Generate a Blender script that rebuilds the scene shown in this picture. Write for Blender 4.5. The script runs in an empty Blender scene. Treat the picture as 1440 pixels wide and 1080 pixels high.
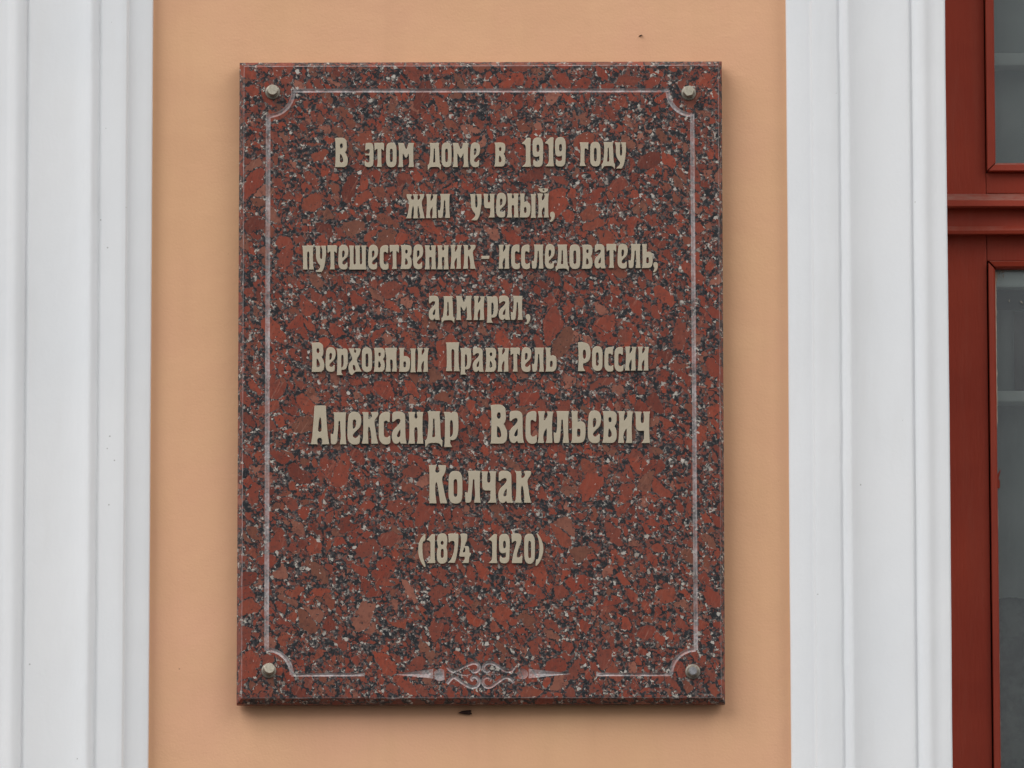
# -*- coding: utf-8 -*-
import bpy, bmesh, math, random
from mathutils import Vector, Matrix, noise
from mathutils.geometry import delaunay_2d_cdt

random.seed(7)
sc = bpy.context.scene
COL = sc.collection

# ------------------------------------------------------------------ camera
W, H = 1440.0, 1080.0
PITCH = math.radians(10.0)
DIST = 10.61
FPX = 11990.0
ROLL = -0.0013
cam_d = bpy.data.cameras.new('camera')
cam = bpy.data.objects.new('camera', cam_d)
COL.objects.link(cam)
cam_d.sensor_width = 36.0
cam_d.lens = 36.0 * FPX / W
cam_d.clip_start = 0.1
cam_d.clip_end = 200.0
cam.location = (0, -DIST * math.cos(PITCH), -DIST * math.sin(PITCH))
CM = Matrix.Rotation(math.pi / 2 + PITCH, 3, 'X') @ Matrix.Rotation(ROLL, 3, 'Z')
cam.rotation_euler = CM.to_euler()
sc.camera = cam
CL = Vector(cam.location)


def at(px, py, y=0.0):
    """world point of the plane Y=y seen at photo pixel (px,py)"""
    d = CM @ Vector(((px - W / 2) / FPX, -(py - H / 2) / FPX, -1.0))
    t = (y - CL.y) / d.y
    return CL + d * t


# ------------------------------------------------------------------ light
SUN_EL, SUN_AZ = 42.0, -52.0      # azimuth: degrees left of the wall normal
w = bpy.data.worlds.new("World")
sc.world = w
w.use_nodes = True
nt = w.node_tree
bg = nt.nodes['Background']
sky = nt.nodes.new('ShaderNodeTexSky')
sky.sky_type = 'NISHITA'
sky.sun_disc = False
sky.sun_elevation = math.radians(SUN_EL)
sky.sun_rotation = math.radians(180.0 - SUN_AZ * -1.0)
sky.air_density = 1.0
sky.dust_density = 4.0
sky.ozone_density = 1.0
hs = nt.nodes.new('ShaderNodeHueSaturation')
hs.inputs['Saturation'].default_value = 0.22
nt.links.new(sky.outputs[0], hs.inputs['Color'])
nt.links.new(hs.outputs[0], bg.inputs['Color'])
bg.inputs['Strength'].default_value = 0.060
sun_d = bpy.data.lights.new('sun', 'SUN')
sun_d.energy = 1.5
sun_d.angle = math.radians(48)
sun_d.color = (1.0, 0.985, 0.97)
sun = bpy.data.objects.new('sun', sun_d)
COL.objects.link(sun)
el, az = math.radians(SUN_EL), math.radians(SUN_AZ)
sdir = Vector((math.sin(az) * math.cos(el), -math.cos(az) * math.cos(el), math.sin(el)))
sun.rotation_euler = sdir.to_track_quat('Z', 'Y').to_euler()
sc.view_settings.view_transform = 'Standard'
sc.view_settings.look = 'None'
sc.view_settings.gamma = 1.0
sc.view_settings.exposure = 0.85


# ------------------------------------------------------------------ helpers
def tag(o, label=None, cat=None, group=None, kind=None):
    if label: o['label'] = label
    if cat: o['category'] = cat
    if group: o['group'] = group
    if kind: o['kind'] = kind
    return o


def empty(name, loc, parent=None):
    o = bpy.data.objects.new(name, None)
    o.empty_display_size = 0.05
    COL.objects.link(o)
    o.location = loc
    if parent:
        o.parent = parent
        o.location = Vector(loc) - wpos(parent)
    return o


def wpos(o):
    v = Vector(o.location)
    while o.parent:
        o = o.parent
        v += Vector(o.location)
    return v


def mesh_obj(name, verts, faces, mat, parent=None, smooth=False, origin=None):
    """verts in world metres; origin becomes the object's location"""
    if origin is None:
        n = len(verts)
        origin = Vector((sum(v[0] for v in verts) / n, sum(v[1] for v in verts) / n, sum(v[2] for v in verts) / n))
    origin = Vector(origin)
    me = bpy.data.meshes.new(name)
    me.from_pydata([tuple(Vector(v) - origin) for v in verts], [], faces)
    me.update()
    if smooth:
        me.shade_smooth()
    if mat:
        me.materials.append(mat)
    o = bpy.data.objects.new(name, me)
    COL.objects.link(o)
    o.location = origin
    if parent:
        o.parent = parent
        o.location = origin - wpos(parent)
    return o


def box_mesh(p0, p1, bev=0.0015):
    """bevelled box verts/faces between two corners"""
    bm = bmesh.new()
    bmesh.ops.create_cube(bm, size=1.0)
    p0, p1 = Vector(p0), Vector(p1)
    c, s = (p0 + p1) / 2, (p1 - p0)
    for v in bm.verts:
        v.co = Vector((v.co.x * s.x, v.co.y * s.y, v.co.z * s.z)) + c
    if bev:
        bmesh.ops.bevel(bm, geom=bm.edges[:], offset=bev, segments=2, affect='EDGES', profile=0.6)
    bmesh.ops.recalc_face_normals(bm, faces=bm.faces)
    vs = [v.co.copy() for v in bm.verts]
    fs = [[v.index for v in f.verts] for f in bm.faces]
    bm.free()
    return vs, fs


def box(name, p0, p1, mat, parent=None, bev=0.0015):
    vs, fs = box_mesh(p0, p1, bev)
    return mesh_obj(name, vs, fs, mat, parent)


class NT:
    def __init__(s, name):
        s.m = bpy.data.materials.new(name)
        s.m.use_nodes = True
        s.t = s.m.node_tree
        s.b = s.t.nodes['Principled BSDF']
        s.tc = s.t.nodes.new('ShaderNodeTexCoord')

    def n(s, typ, **kw):
        nd = s.t.nodes.new('ShaderNode' + typ)
        for k, v in kw.items():
            setattr(nd, k, v)
        return nd

    def link(s, a, b):
        s.t.links.new(a, b)

    def val(s, sock, v):
        if hasattr(v, 'is_output'):
            s.link(v, sock)
        else:
            sock.default_value = v

    def math(s, op, a, b=0.0, c=None, clamp=False):
        nd = s.n('Math', operation=op, use_clamp=clamp)
        s.val(nd.inputs[0], a)
        s.val(nd.inputs[1], b)
        if c is not None: s.val(nd.inputs[2], c)
        return nd.outputs[0]

    def vmath(s, op, a, b):
        nd = s.n('VectorMath', operation=op)
        s.val(nd.inputs[0], a)
        s.val(nd.inputs[1], b)
        return nd.outputs[0]

    def mapping(s, vec, loc=(0, 0, 0), rot=(0, 0, 0), scale=(1, 1, 1)):
        nd = s.n('Mapping')
        s.link(vec, nd.inputs[0])
        nd.inputs['Location'].default_value = loc
        nd.inputs['Rotation'].default_value = rot
        nd.inputs['Scale'].default_value = scale
        return nd.outputs[0]

    def noise(s, vec, scale, detail=3.0, rough=0.55):
        nd = s.n('TexNoise')
        s.link(vec, nd.inputs['Vector'])
        nd.inputs['Scale'].default_value = scale
        nd.inputs['Detail'].default_value = detail
        nd.inputs['Roughness'].default_value = rough
        return nd

    def voro(s, vec, scale, feature='F1', rnd=1.0):
        nd = s.n('TexVoronoi', feature=feature)
        s.link(vec, nd.inputs['Vector'])
        nd.inputs['Scale'].default_value = scale
        nd.inputs['Randomness'].default_value = rnd
        return nd

    def ramp(s, fac, stops, interp='LINEAR'):
        nd = s.n('ValToRGB')
        cr = nd.color_ramp
        cr.interpolation = interp
        while len(cr.elements) < len(stops):
            cr.elements.new(0.5)
        for e, (p, c) in zip(cr.elements, stops):
            e.position = p
            e.color = (c, c, c, 1) if isinstance(c, (int, float)) else (*c, 1)
        s.link(fac, nd.inputs[0])
        return nd.outputs[0]

    def mix(s, fac, a, b, blend='MIX'):
        nd = s.n('Mix', data_type='RGBA', blend_type=blend)
        s.val(nd.inputs[0], fac)
        for sock, v in ((nd.inputs[6], a), (nd.inputs[7], b)):
            if hasattr(v, 'is_output'):
                s.link(v, sock)
            else:
                sock.default_value = (*v, 1)
        return nd.outputs[2]

    def bump(s, h, strength, dist, prev=None):
        nd = s.n('Bump')
        nd.inputs['Strength'].default_value = strength
        nd.inputs['Distance'].default_value = dist
        s.link(h, nd.inputs['Height'])
        if prev: s.link(prev, nd.inputs['Normal'])
        return nd.outputs[0]

    def sep(s, vec):
        nd = s.n('SeparateXYZ')
        s.link(vec, nd.inputs[0])
        return nd.outputs


# ------------------------------------------------------------------ materials
def mat_wall():
    k = NT('peach_plaster')
    co = k.tc.outputs['Object']
    n1 = k.noise(co, 2.2, 3).outputs[0]
    n2 = k.noise(co, 11.0, 4).outputs[0]
    n3 = k.noise(co, 320.0, 2).outputs[0]
    st = k.noise(k.mapping(co, scale=(9, 9, 1.0)), 2.0, 3).outputs[0]
    c = k.mix(k.ramp(n1, [(0.35, 0.0), (0.65, 1.0)]), (0.665, 0.388, 0.220), (0.70, 0.392, 0.245))
    c = k.mix(k.math('MULTIPLY', k.ramp(n2, [(0.4, 0.0), (0.7, 1.0)]), 0.45), c, (0.71, 0.435, 0.243))
    c = k.mix(k.math('MULTIPLY', k.ramp(st, [(0.5, 0.0), (0.8, 1.0)]), 0.45), c, (0.60, 0.345, 0.198))
    # rare tiny flecks of dirt
    v = k.voro(co, 34.0)
    rsel = k.sep(v.outputs['Color'])[0]
    fl = k.math('MULTIPLY', k.math('LESS_THAN', v.outputs['Distance'], 0.032), k.math('GREATER_THAN', rsel, 0.93))
    c = k.mix(k.math('MULTIPLY', fl, 0.6), c, (0.25, 0.13, 0.07))
    k.link(c, k.b.inputs['Base Color'])
    k.b.inputs['Roughness'].default_value = 0.85
    k.b.inputs['Specular IOR Level'].default_value = 0.25
    b = k.bump(n3, 0.35, 0.0007)
    b = k.bump(k.noise(k.mapping(co, rot=(0, .25, 0), scale=(1, 1, 5)), 22.0, 4, .6).outputs[0], 0.13, 0.0012, b)
    b = k.bump(k.noise(co, 45.0, 3).outputs[0], 0.25, 0.0018, b)
    b = k.bump(k.noise(co, 6.0, 2).outputs[0], 0.35, 0.008, b)
    k.link(b, k.b.inputs['Normal'])
    return k.m


def mat_white():
    k = NT('white_painted_stucco')
    co = k.tc.outputs['Object']
    n1 = k.noise(co, 3.0, 4).outputs[0]
    n2 = k.noise(k.mapping(co, scale=(6, 6, 1)), 5.0, 4).outputs[0]
    c = k.mix(k.ramp(n1, [(0.35, 0.0), (0.7, 1.0)]), (0.715, 0.735, 0.755), (0.755, 0.765, 0.775))
    c = k.mix(k.math('MULTIPLY', k.ramp(n2, [(0.52, 0.0), (0.8, 1.0)]), 0.35), c, (0.66, 0.66, 0.655))
    # small dark pits and chips
    v = k.voro(co, 42.0)
    rsel = k.sep(v.outputs['Color'])[1]
    fl = k.math('MULTIPLY', k.math('LESS_THAN', v.outputs['Distance'], 0.045), k.math('GREATER_THAN', rsel, 0.90))
    c = k.mix(k.math('MULTIPLY', fl, 0.55), c, (0.25, 0.24, 0.22))
    k.link(c, k.b.inputs['Base Color'])
    k.b.inputs['Roughness'].default_value = 0.6
    k.b.inputs['Specular IOR Level'].default_value = 0.35
    b = k.bump(k.noise(co, 260.0, 3).outputs[0], 0.25, 0.0007)
    b = k.bump(k.noise(k.mapping(co, scale=(1, 1, .35)), 40.0, 3).outputs[0], 0.35, 0.0025, b)
    k.link(b, k.b.inputs['Normal'])
    return k.m


def granite_color(k, co):
    """coarse red granite: brick-red feldspar crystals in a dark grainy matrix with pale quartz"""
    d1 = k.noise(co, 95.0, 4, 0.6).outputs['Color']
    dv = k.n('VectorMath', operation='MULTIPLY_ADD')
    k.link(d1, dv.inputs[0])
    dv.inputs[1].default_value = (0.010, 0.010, 0.010)
    k.link(co, dv.inputs[2])
    dc = dv.outputs[0]
    d2 = k.noise(co, 420.0, 2).outputs['Color']
    dv2 = k.n('VectorMath', operation='MULTIPLY_ADD')
    k.link(d2, dv2.inputs[0])
    dv2.inputs[1].default_value = (0.0035, 0.0035, 0.0035)
    k.link(dc, dv2.inputs[2])
    dc = dv2.outputs[0]

    jag = k.noise(co, 700.0, 2).outputs[0]

    low = k.math('MULTIPLY', k.math('SUBTRACT', k.noise(co, 28.0, 3, .6).outputs[0], 0.5), 0.85)

    def layer(rot, scl, scale, loc, thr, w0, wid, rad):
        v = k.mapping(k.mapping(dc, loc=loc, rot=(0, rot, 0)), scale=scl)
        f = k.voro(v, scale)
        e = k.voro(v, scale, 'DISTANCE_TO_EDGE')
        r = k.sep(f.outputs['Color'])
        lim = k.math('ADD', k.math('MULTIPLY_ADD', r[1], wid, w0), k.math('MULTIPLY', k.math('SUBTRACT', jag, 0.5), 0.07))
        m = k.math('MULTIPLY', k.math('GREATER_THAN', e.outputs['Distance'], lim), k.math('LESS_THAN', f.outputs['Distance'], rad))
        return k.math('GREATER_THAN', r[0], k.math('ADD', low, thr)), m, r[2]

    stops = [(0.0, (0.115, 0.024, 0.014)), (0.22, (0.21, 0.037, 0.019)), (0.45, (0.165, 0.040, 0.024)),
             (0.66, (0.245, 0.044, 0.021)), (0.86, (0.140, 0.050, 0.029)), (1.0, (0.26, 0.095, 0.062))]
    red_mask, red = None, None
    for (rot, scl, scale, loc, thr, w0, wid, rad) in (
            (1.1, (1, 1, .7), 215.0, (4.3, 0, .1), 0.62, 0.03, 0.10, 0.75),
            (0.2, (1, 1, .62), 128.0, (2.3, 0, .7), 0.55, 0.03, 0.13, 0.72),
            (-0.9, (.5, 1, 1), 86.0, (1.3, 0, .2), 0.58, 0.03, 0.12, 0.66),
            (0.75, (1, 1, .5), 60.0, (0.3, 0, 0), 0.78, 0.025, 0.10, 0.60),
            (-1.2, (1, 1, .6), 58.0, (5.1, 0, .9), 0.84, 0.025, 0.10, 0.60),
            (-0.35, (1, 1, .5), 44.0, (3.3, 0, .5), 0.93, 0.02, 0.06, 0.58)):
        sel, m, rc = layer(rot, scl, scale, loc, thr, w0, wid, rad)
        col = k.ramp(rc, stops)
        if red is None:
            red_mask, red = k.math('MULTIPLY', sel, m), col
        else:
            red = k.mix(sel, red, col)
            # a larger crystal overrules the smaller ones and keeps its own dark rim
            keep = k.math('MULTIPLY', red_mask, k.math('SUBTRACT', 1.0, sel))
            red_mask = k.math('ADD', keep, k.math('MULTIPLY', sel, m))
    # grain inside the crystals
    g = k.noise(k.mapping(co, rot=(0, .6, 0), scale=(1, 1, .25)), 380.0, 3, .65).outputs[0]
    red = k.mix(k.math('MULTIPLY', k.ramp(g, [(0.52, 0.0), (0.72, 1.0)]), 0.35), red, (0.25, 0.10, 0.07))
    st = k.noise(k.mapping(k.mapping(co, rot=(0, -.5, 0)), scale=(1, 1, .12)), 260.0, 4, .7).outputs[0]
    red = k.mix(k.math('MULTIPLY', k.ramp(st, [(0.60, 0.0), (0.70, 1.0)]), 0.45), red, (0.34, 0.17, 0.12))
    g2 = k.noise(co, 170.0, 3, .6).outputs[0]
    red = k.mix(k.math('MULTIPLY', k.ramp(g2, [(0.5, 0.0), (0.68, 1.0)]), 0.55), red, (0.080, 0.028, 0.021))
    # matrix: fine black / grey / white grains
    vf = k.voro(dc, 400.0)
    rf = k.sep(vf.outputs['Color'])[0]
    clump = k.noise(co, 95.0, 3, .6).outputs[0]
    rr = k.math('ADD', rf, k.math('MULTIPLY', k.math('SUBTRACT', clump, 0.55), 1.9), clamp=True)
    mat = k.ramp(rr, [(0.0, (0.010, 0.011, 0.013)), (0.34, (0.022, 0.023, 0.027)), (0.52, (0.055, 0.050, 0.050)),
                      (0.68, (0.115, 0.080, 0.070)), (0.80, (0.20, 0.185, 0.165)), (0.93, (0.42, 0.39, 0.34))], 'CONSTANT')
    vp = k.voro(dc, 330.0)
    rp = k.sep(vp.outputs['Color'])[1]
    mat = k.mix(k.math('MULTIPLY', k.math('GREATER_THAN', rp, 0.80), 0.85), mat, (0.16, 0.050, 0.035))
    # pale quartz grains lying in the matrix
    vq = k.voro(dc, 140.0)
    rq = k.sep(vq.outputs['Color'])
    q = k.math('MULTIPLY', k.math('GREATER_THAN', rq[0], 0.78),
               k.math('LESS_THAN', vq.outputs['Distance'], k.math('MULTIPLY_ADD', rq[1], 0.30, 0.08)))
    mat = k.mix(k.math('MULTIPLY', q, 0.9), mat, k.ramp(rq[2], [(0.0, (0.24, 0.20, 0.17)), (0.6, (0.36, 0.33, 0.29)), (1.0, (0.50, 0.47, 0.42))]))
    c = k.mix(red_mask, mat, red)
    # bright specks
    vs = k.voro(dc, 230.0)
    rs = k.sep(vs.outputs['Color'])
    sp = k.math('MULTIPLY', k.math('GREATER_THAN', rs[0], 0.90), k.math('LESS_THAN', vs.outputs['Distance'], 0.20))
    c = k.mix(k.math('MULTIPLY', sp, 0.75), c, (0.46, 0.42, 0.38))
    # fine dark specks over everything
    vd = k.voro(dc, 330.0)
    rd = k.sep(vd.outputs['Color'])
    sp = k.math('MULTIPLY', k.math('GREATER_THAN', rd[2], 0.86), k.math('LESS_THAN', vd.outputs['Distance'], 0.35))
    c = k.mix(k.math('MULTIPLY', sp, 0.75), c, (0.022, 0.018, 0.018))
    return c, red_mask


def mat_granite(name='polished_red_granite', frost=0.0):
    k = NT(name)
    co = k.tc.outputs['Object']
    c, rm = granite_color(k, co)
    if 0 < frost < 0.3:
        c = k.mix(k.ramp(k.noise(co, 260.0, 3).outputs[0], [(0.3, frost * 0.4), (0.7, frost * 1.5)]), c, (0.42, 0.35, 0.33))
        k.b.inputs['Roughness'].default_value = 0.6
        k.b.inputs['Specular IOR Level'].default_value = 0.25
    elif frost:
        n = k.noise(co, 300.0, 3).outputs[0]
        lo = k.ramp(k.noise(co, 38.0, 3).outputs[0], [(0.34, 0.35), (0.62, 1.0)])
        f = k.math('MULTIPLY', lo, k.ramp(n, [(0.3, frost * 0.5), (0.7, min(1, frost * 1.15))]))
        c = k.mix(f, c, (0.52, 0.48, 0.48))
        k.b.inputs['Roughness'].default_value = 0.9
        k.link(k.bump(n, 0.5, 0.0006), k.b.inputs['Normal'])
    else:
        n = k.noise(co, 40.0, 3).outputs[0]
        k.link(k.ramp(n, [(0.3, 0.24), (0.7, 0.40)]), k.b.inputs['Roughness'])
        k.b.inputs['Specular IOR Level'].default_value = 0.40
        k.link(k.bump(k.noise(co, 500.0, 2).outputs[0], 0.06, 0.0003), k.b.inputs['Normal'])
    k.link(c, k.b.inputs['Base Color'])
    return k.m


def mat_letter():
    k = NT('beige_lacquered_metal')
    co = k.tc.outputs['Generated']
    wo = k.tc.outputs['Object']
    oi = k.n('ObjectInfo')
    n = k.noise(wo, 120.0, 3).outputs[0]
    c = k.mix(k.ramp(n, [(0.3, 0.0), (0.75, 1.0)]), (0.415, 0.355, 0.255), (0.455, 0.397, 0.300))
    c = k.mix(k.math('MULTIPLY', oi.outputs['Random'], 0.35), c, (0.375, 0.335, 0.26))
    st = k.noise(wo, 260.0, 2).outputs[0]
    c = k.mix(k.math('MULTIPLY', k.ramp(st, [(0.66, 0.0), (0.75, 1.0)]), 0.35), c, (0.30, 0.25, 0.17))
    k.link(c, k.b.inputs['Base Color'])
    k.b.inputs['Metallic'].default_value = 0.15
    k.b.inputs['Roughness'].default_value = 0.5
    k.b.inputs['Specular IOR Level'].default_value = 0.35
    k.link(k.bump(k.noise(wo, 400.0, 2).outputs[0], 0.1, 0.0004), k.b.inputs['Normal'])
    return k.m


def mat_metal(name, col, rough=0.4, metal=0.85):
    k = NT(name)
    co = k.tc.outputs['Object']
    n = k.noise(co, 300.0, 4).outputs[0]
    c = k.mix(k.ramp(n, [(0.35, 0.0), (0.75, 1.0)]), col, tuple(x * 0.6 for x in col))
    k.link(c, k.b.inputs['Base Color'])
    k.b.inputs['Metallic'].default_value = metal
    k.link(k.ramp(n, [(0.3, rough - .08), (0.8, rough + .2)]), k.b.inputs['Roughness'])
    k.link(k.bump(n, 0.15, 0.0004), k.b.inputs['Normal'])
    return k.m


def mat_redpaint():
    k = NT('old_red_brown_paint')
    co = k.tc.outputs['Object']
    n1 = k.noise(co, 7.0, 4).outputs[0]
    n2 = k.noise(k.mapping(co, scale=(14, 14, 1.2)), 6.0, 4).outputs[0]
    c = k.mix(k.ramp(n1, [(0.35, 0.0), (0.7, 1.0)]), (0.215, 0.024, 0.010), (0.270, 0.034, 0.014))
    c = k.mix(k.math('MULTIPLY', k.ramp(n2, [(0.5, 0.0), (0.8, 1.0)]), 0.5), c, (0.24, 0.044, 0.024))
    # dust that settled on ledges
    ge = k.n('NewGeometry')
    up = k.sep(ge.outputs['Normal'])[2]
    dn = k.noise(co, 90.0, 3).outputs[0]
    c = k.mix(k.math('MULTIPLY', k.ramp(up, [(0.45, 0.0), (0.9, 1.0)]), k.ramp(dn, [(0.3, 0.25), (0.7, 0.7)])), c, (0.26, 0.16, 0.13))
    # chips
    v = k.voro(co, 55.0)
    r = k.sep(v.outputs['Color'])
    ch = k.math('MULTIPLY', k.math('GREATER_THAN', r[0], 0.90), k.math('LESS_THAN', v.outputs['Distance'], 0.06))
    c = k.mix(k.math('MULTIPLY', ch, 0.7), c, (0.035, 0.012, 0.010))
    ch2 = k.math('MULTIPLY', k.math('LESS_THAN', r[1], 0.05), k.math('LESS_THAN', v.outputs['Distance'], 0.05))
    c = k.mix(k.math('MULTIPLY', ch2, 0.6), c, (0.45, 0.27, 0.22))
    k.link(c, k.b.inputs['Base Color'])
    k.b.inputs['Roughness'].default_value = 0.55
    k.b.inputs['Specular IOR Level'].default_value = 0.22
    b = k.bump(k.noise(k.mapping(co, scale=(5, 5, .6)), 60.0, 4).outputs[0], 0.35, 0.0012)
    k.link(b, k.b.inputs['Normal'])
    return k.m


def mat_simple(name, col, rough=0.7, var=0.25, scale=8.0, spec=0.4, stretch=(1, 1, 1)):
    k = NT(name)
    co = k.mapping(k.tc.outputs['Object'], scale=stretch)
    n = k.noise(co, scale, 4).outputs[0]
    c = k.mix(k.ramp(n, [(0.35, 0.0), (0.7, 1.0)]), col, tuple(x * (1 - var) for x in col))
    k.link(c, k.b.inputs['Base Color'])
    k.b.inputs['Roughness'].default_value = rough
    k.b.inputs['Specular IOR Level'].default_value = spec
    return k.m


def mat_glass():
    k = NT('window_glass')
    k.t.nodes.remove(k.b)
    out = k.t.nodes['Material Output']
    tr = k.n('BsdfTransparent')
    tr.inputs[0].default_value = (0.86, 0.89, 0.87, 1)
    gl = k.n('BsdfGlossy')
    gl.inputs['Roughness'].default_value = 0.02
    gl.inputs['Color'].default_value = (0.9, 0.95, 1.0, 1)
    df = k.n('BsdfDiffuse')
    df.inputs['Color'].default_value = (0.50, 0.51, 0.50, 1)
    co = k.tc.outputs['Object']
    n = k.noise(co, 12.0, 5).outputs[0]
    fr = k.n('Fresnel')
    fr.inputs['IOR'].default_value = 1.5
    b = k.bump(k.noise(co, 5.0, 2).outputs[0], 0.2, 0.003)
    k.link(b, gl.inputs['Normal'])
    m1 = k.n('MixShader')
    k.link(k.math('MULTIPLY', fr.outputs[0], 1.2), m1.inputs[0])
    k.link(tr.outputs[0], m1.inputs[1])
    k.link(gl.outputs[0], m1.inputs[2])
    m2 = k.n('MixShader')
    # thin film of dust
    k.link(k.ramp(n, [(0.35, 0.045), (0.7, 0.10)]), m2.inputs[0])
    k.link(m1.outputs[0], m2.inputs[1])
    k.link(df.outputs[0], m2.inputs[2])
    k.link(m2.outputs[0], out.inputs['Surface'])
    return k.m


M_WALL = mat_wall()
M_WHITE = mat_white()
M_GRAN = mat_granite()
M_ENGR = mat_granite('frosted_engraved_granite', 0.74)
M_ORN = mat_granite('faintly_engraved_granite', 0.66)
M_HONE = mat_granite('honed_red_granite', 0.08)
M_ARRIS = mat_granite('chipped_granite_arris', 0.50)
M_LET = mat_letter()
M_BOLT = mat_metal('brass_tinted_steel', (0.50, 0.455, 0.36), 0.42, 0.55)
M_WASH = mat_metal('weathered_zinc', (0.28, 0.25, 0.205), 0.45, 0.6)
M_STUD = mat_metal('grey_cut_steel', (0.30, 0.30, 0.31), 0.55, 0.5)
M_RED = mat_redpaint()
M_GLASS = mat_glass()
M_DARK = mat_simple('dark_recess', (0.02, 0.018, 0.018), 0.9)
M_PUTTY = mat_simple('old_window_putty', (0.45, 0.40, 0.33), 0.9, 0.4, 60)
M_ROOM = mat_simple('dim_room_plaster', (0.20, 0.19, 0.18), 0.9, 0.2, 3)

# ------------------------------------------------------------------ house facade
house = empty('house', (0, 0, 0))
tag(house, 'peach plastered house front with white moulded window surrounds and a red brown window', 'house')

ZT, ZB = 1.6, -1.6


def noisy_grid_wall():
    """plaster wall between the surrounds with slight undulation, and running on past them"""
    xs0 = -3.0
    xs1 = at(1333, 540, 0.0).x - 0.03
    nx, nz = 180, 120
    vs, fs = [], []
    for j in range(nz + 1):
        for i in range(nx + 1):
            x = xs0 + (xs1 - xs0) * i / nx
            z = ZB + (ZT - ZB) * j / nz
            y = 0.0012 * noise.noise(Vector((x * 3.1, 0, z * 3.1))) + 0.0005 * noise.noise(Vector((x * 11, 4, z * 11)))
            vs.append((x, y, z))
    for j in range(nz):
        for i in range(nx):
            a = j * (nx + 1) + i
            fs.append((a, a + 1, a + nx + 2, a + nx + 1))
    # back sheet gives the wall its thickness
    b = len(vs)
    for x, z in ((xs0, ZB), (xs1, ZB), (xs1, ZT), (xs0, ZT)):
        vs.append((x, 0.35, z))
    fs.append((b + 3, b + 2, b + 1, b))
    fs.append((nx, b + 1, b + 2, nz * (nx + 1) + nx))
    o = mesh_obj('wall', vs, fs, M_WALL, house, smooth=True, origin=(0, 0, 0))
    return o


noisy_grid_wall()

# moulding profile: distance from outer edge (mm), height off the wall (mm)
PROF = [(0, -3), (0, 11), (0.5, 12.6), (1.6, 13.4), (8, 14.6), (18, 16.6), (28.5, 18.6), (29.6, 19.4), (30.6, 23.5), (31.6, 25.6), (33, 26.2), (40, 26.2),
        (50, 26.0), (61.5, 25.8), (63, 25.3), (64.5, 24.0), (66, 23.6), (67.2, 24.4), (69, 27.6), (71.5, 31.0), (74.2, 32.8), (76.5, 33.0), (78.5, 32.0),
        (81, 29.6), (84.5, 26.8), (89, 24.4), (95, 22.4), (102, 21.2), (112, 20.6), (124, 21.2), (138, 22.8), (149, 24.8), (152, 25.2), (153.4, 24.6),
        (154.6, 23.0), (156.4, 22.6), (157.8, 23.8), (159.6, 27.4), (162.5, 31.2), (166, 33.8), (170, 34.6), (173.5, 33.8), (176.5, 31.6), (179, 29.8),
        (182, 29.0), (188, 29.0), (195, 29.2), (197.2, 28.8), (198.2, 27.4), (198.6, 24), (198.6, -60), (198.6, -140)]


def surround(name, xe, sgn, seed, label):
    """vertical moulded surround; xe world x of the outer edge, sgn +1 grows to the right"""
    zs = [ZB + (ZT - ZB) * j / 220 for j in range(221)]
    vs, fs = [], []
    n = len(PROF)
    for z in zs:
        for i, (d, h) in enumerate(PROF):
            wob = 0.7 * noise.noise(Vector((seed, z * 2.6, d * 0.004))) + 0.35 * noise.noise(Vector((seed + 9, z * 9.0, d * 0.02)))
            hw = 0.45 * noise.noise(Vector((seed + 20, z * 6.0, d * 0.03))) + 0.25 * noise.noise(Vector((seed + 30, z * 22.0, d * 0.1)))
            sharp = 0.9 if 62 < d < 70 else 0.0
            wob += sharp * noise.noise(Vector((seed + 40, z * 30, 0)))
            vs.append((xe + sgn * (d + (wob if i > 1 else wob * .6)) / 1000.0, -(h + (hw if h > 0 else 0)) / 1000.0, z))
    for j in range(len(zs) - 1):
        for i in range(n - 1):
            a, b = j * n + i, j * n + i + 1
            f = (a, b, b + n, a + n)
            fs.append(f if sgn > 0 else f[::-1])
    o = mesh_obj(name, vs, fs, M_WHITE, house, smooth=True, origin=(xe, 0, 0))
    o.data.set_sharp_from_angle(angle=math.radians(50)) if hasattr(o.data, 'set_sharp_from_angle') else None
    tag(o, label)
    return o


XL = at(211.5, 540, -0.012).x
XR = at(1109.0, 540, -0.012).x
surround('window_surround', XL, -1, 1.3, 'white moulded window surround left of the plaque')
surround('window_surround', XR, +1, 5.7, 'white moulded window surround right of the plaque')

# ------------------------------------------------------------------ window
YF = 0.075                      # plane of the window frame
win = empty('window', at(1333, 540, YF), house)
tag(win, 'red brown painted wooden window with a transom')


def px(x, y=540, d=YF): return at(x, y, d).x
def pz(y, x=1380, d=YF): return at(x, y, d).z


X0 = XR + 0.180
XS = px(1390.0)                 # seam between frame and sash
XG = px(1403.0)                 # glass edge, upper light
XG2 = px(1400.5)
WX = X0 + 1.02                  # far side of the opening
ZTR1, ZTR2 = pz(272), pz(332)
ZW0, ZW1 = -1.35, 0.95
ZSI = 0.004
# frame members (butted)
box('frame_stile', (X0, YF, ZW0), (XS - 0.0005, YF + 0.06, ZW1), M_RED, win, 0.001)
box('frame_stile', (WX - (XS - X0) + 0.0012, YF, ZW0), (WX, YF + 0.06, ZW1), M_RED, win, 0.001)
box('frame_backing', (XS - 0.003, YF + 0.012, ZW0), (XS + 0.004, YF + 0.055, ZW1), M_DARK, win, 0)
box('frame_backing', (WX - (XS - X0) - 0.004, YF + 0.012, ZW0), (WX - (XS - X0) + 0.003, YF + 0.055, ZW1), M_DARK, win, 0)
RX = WX - (XS - X0)
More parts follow.
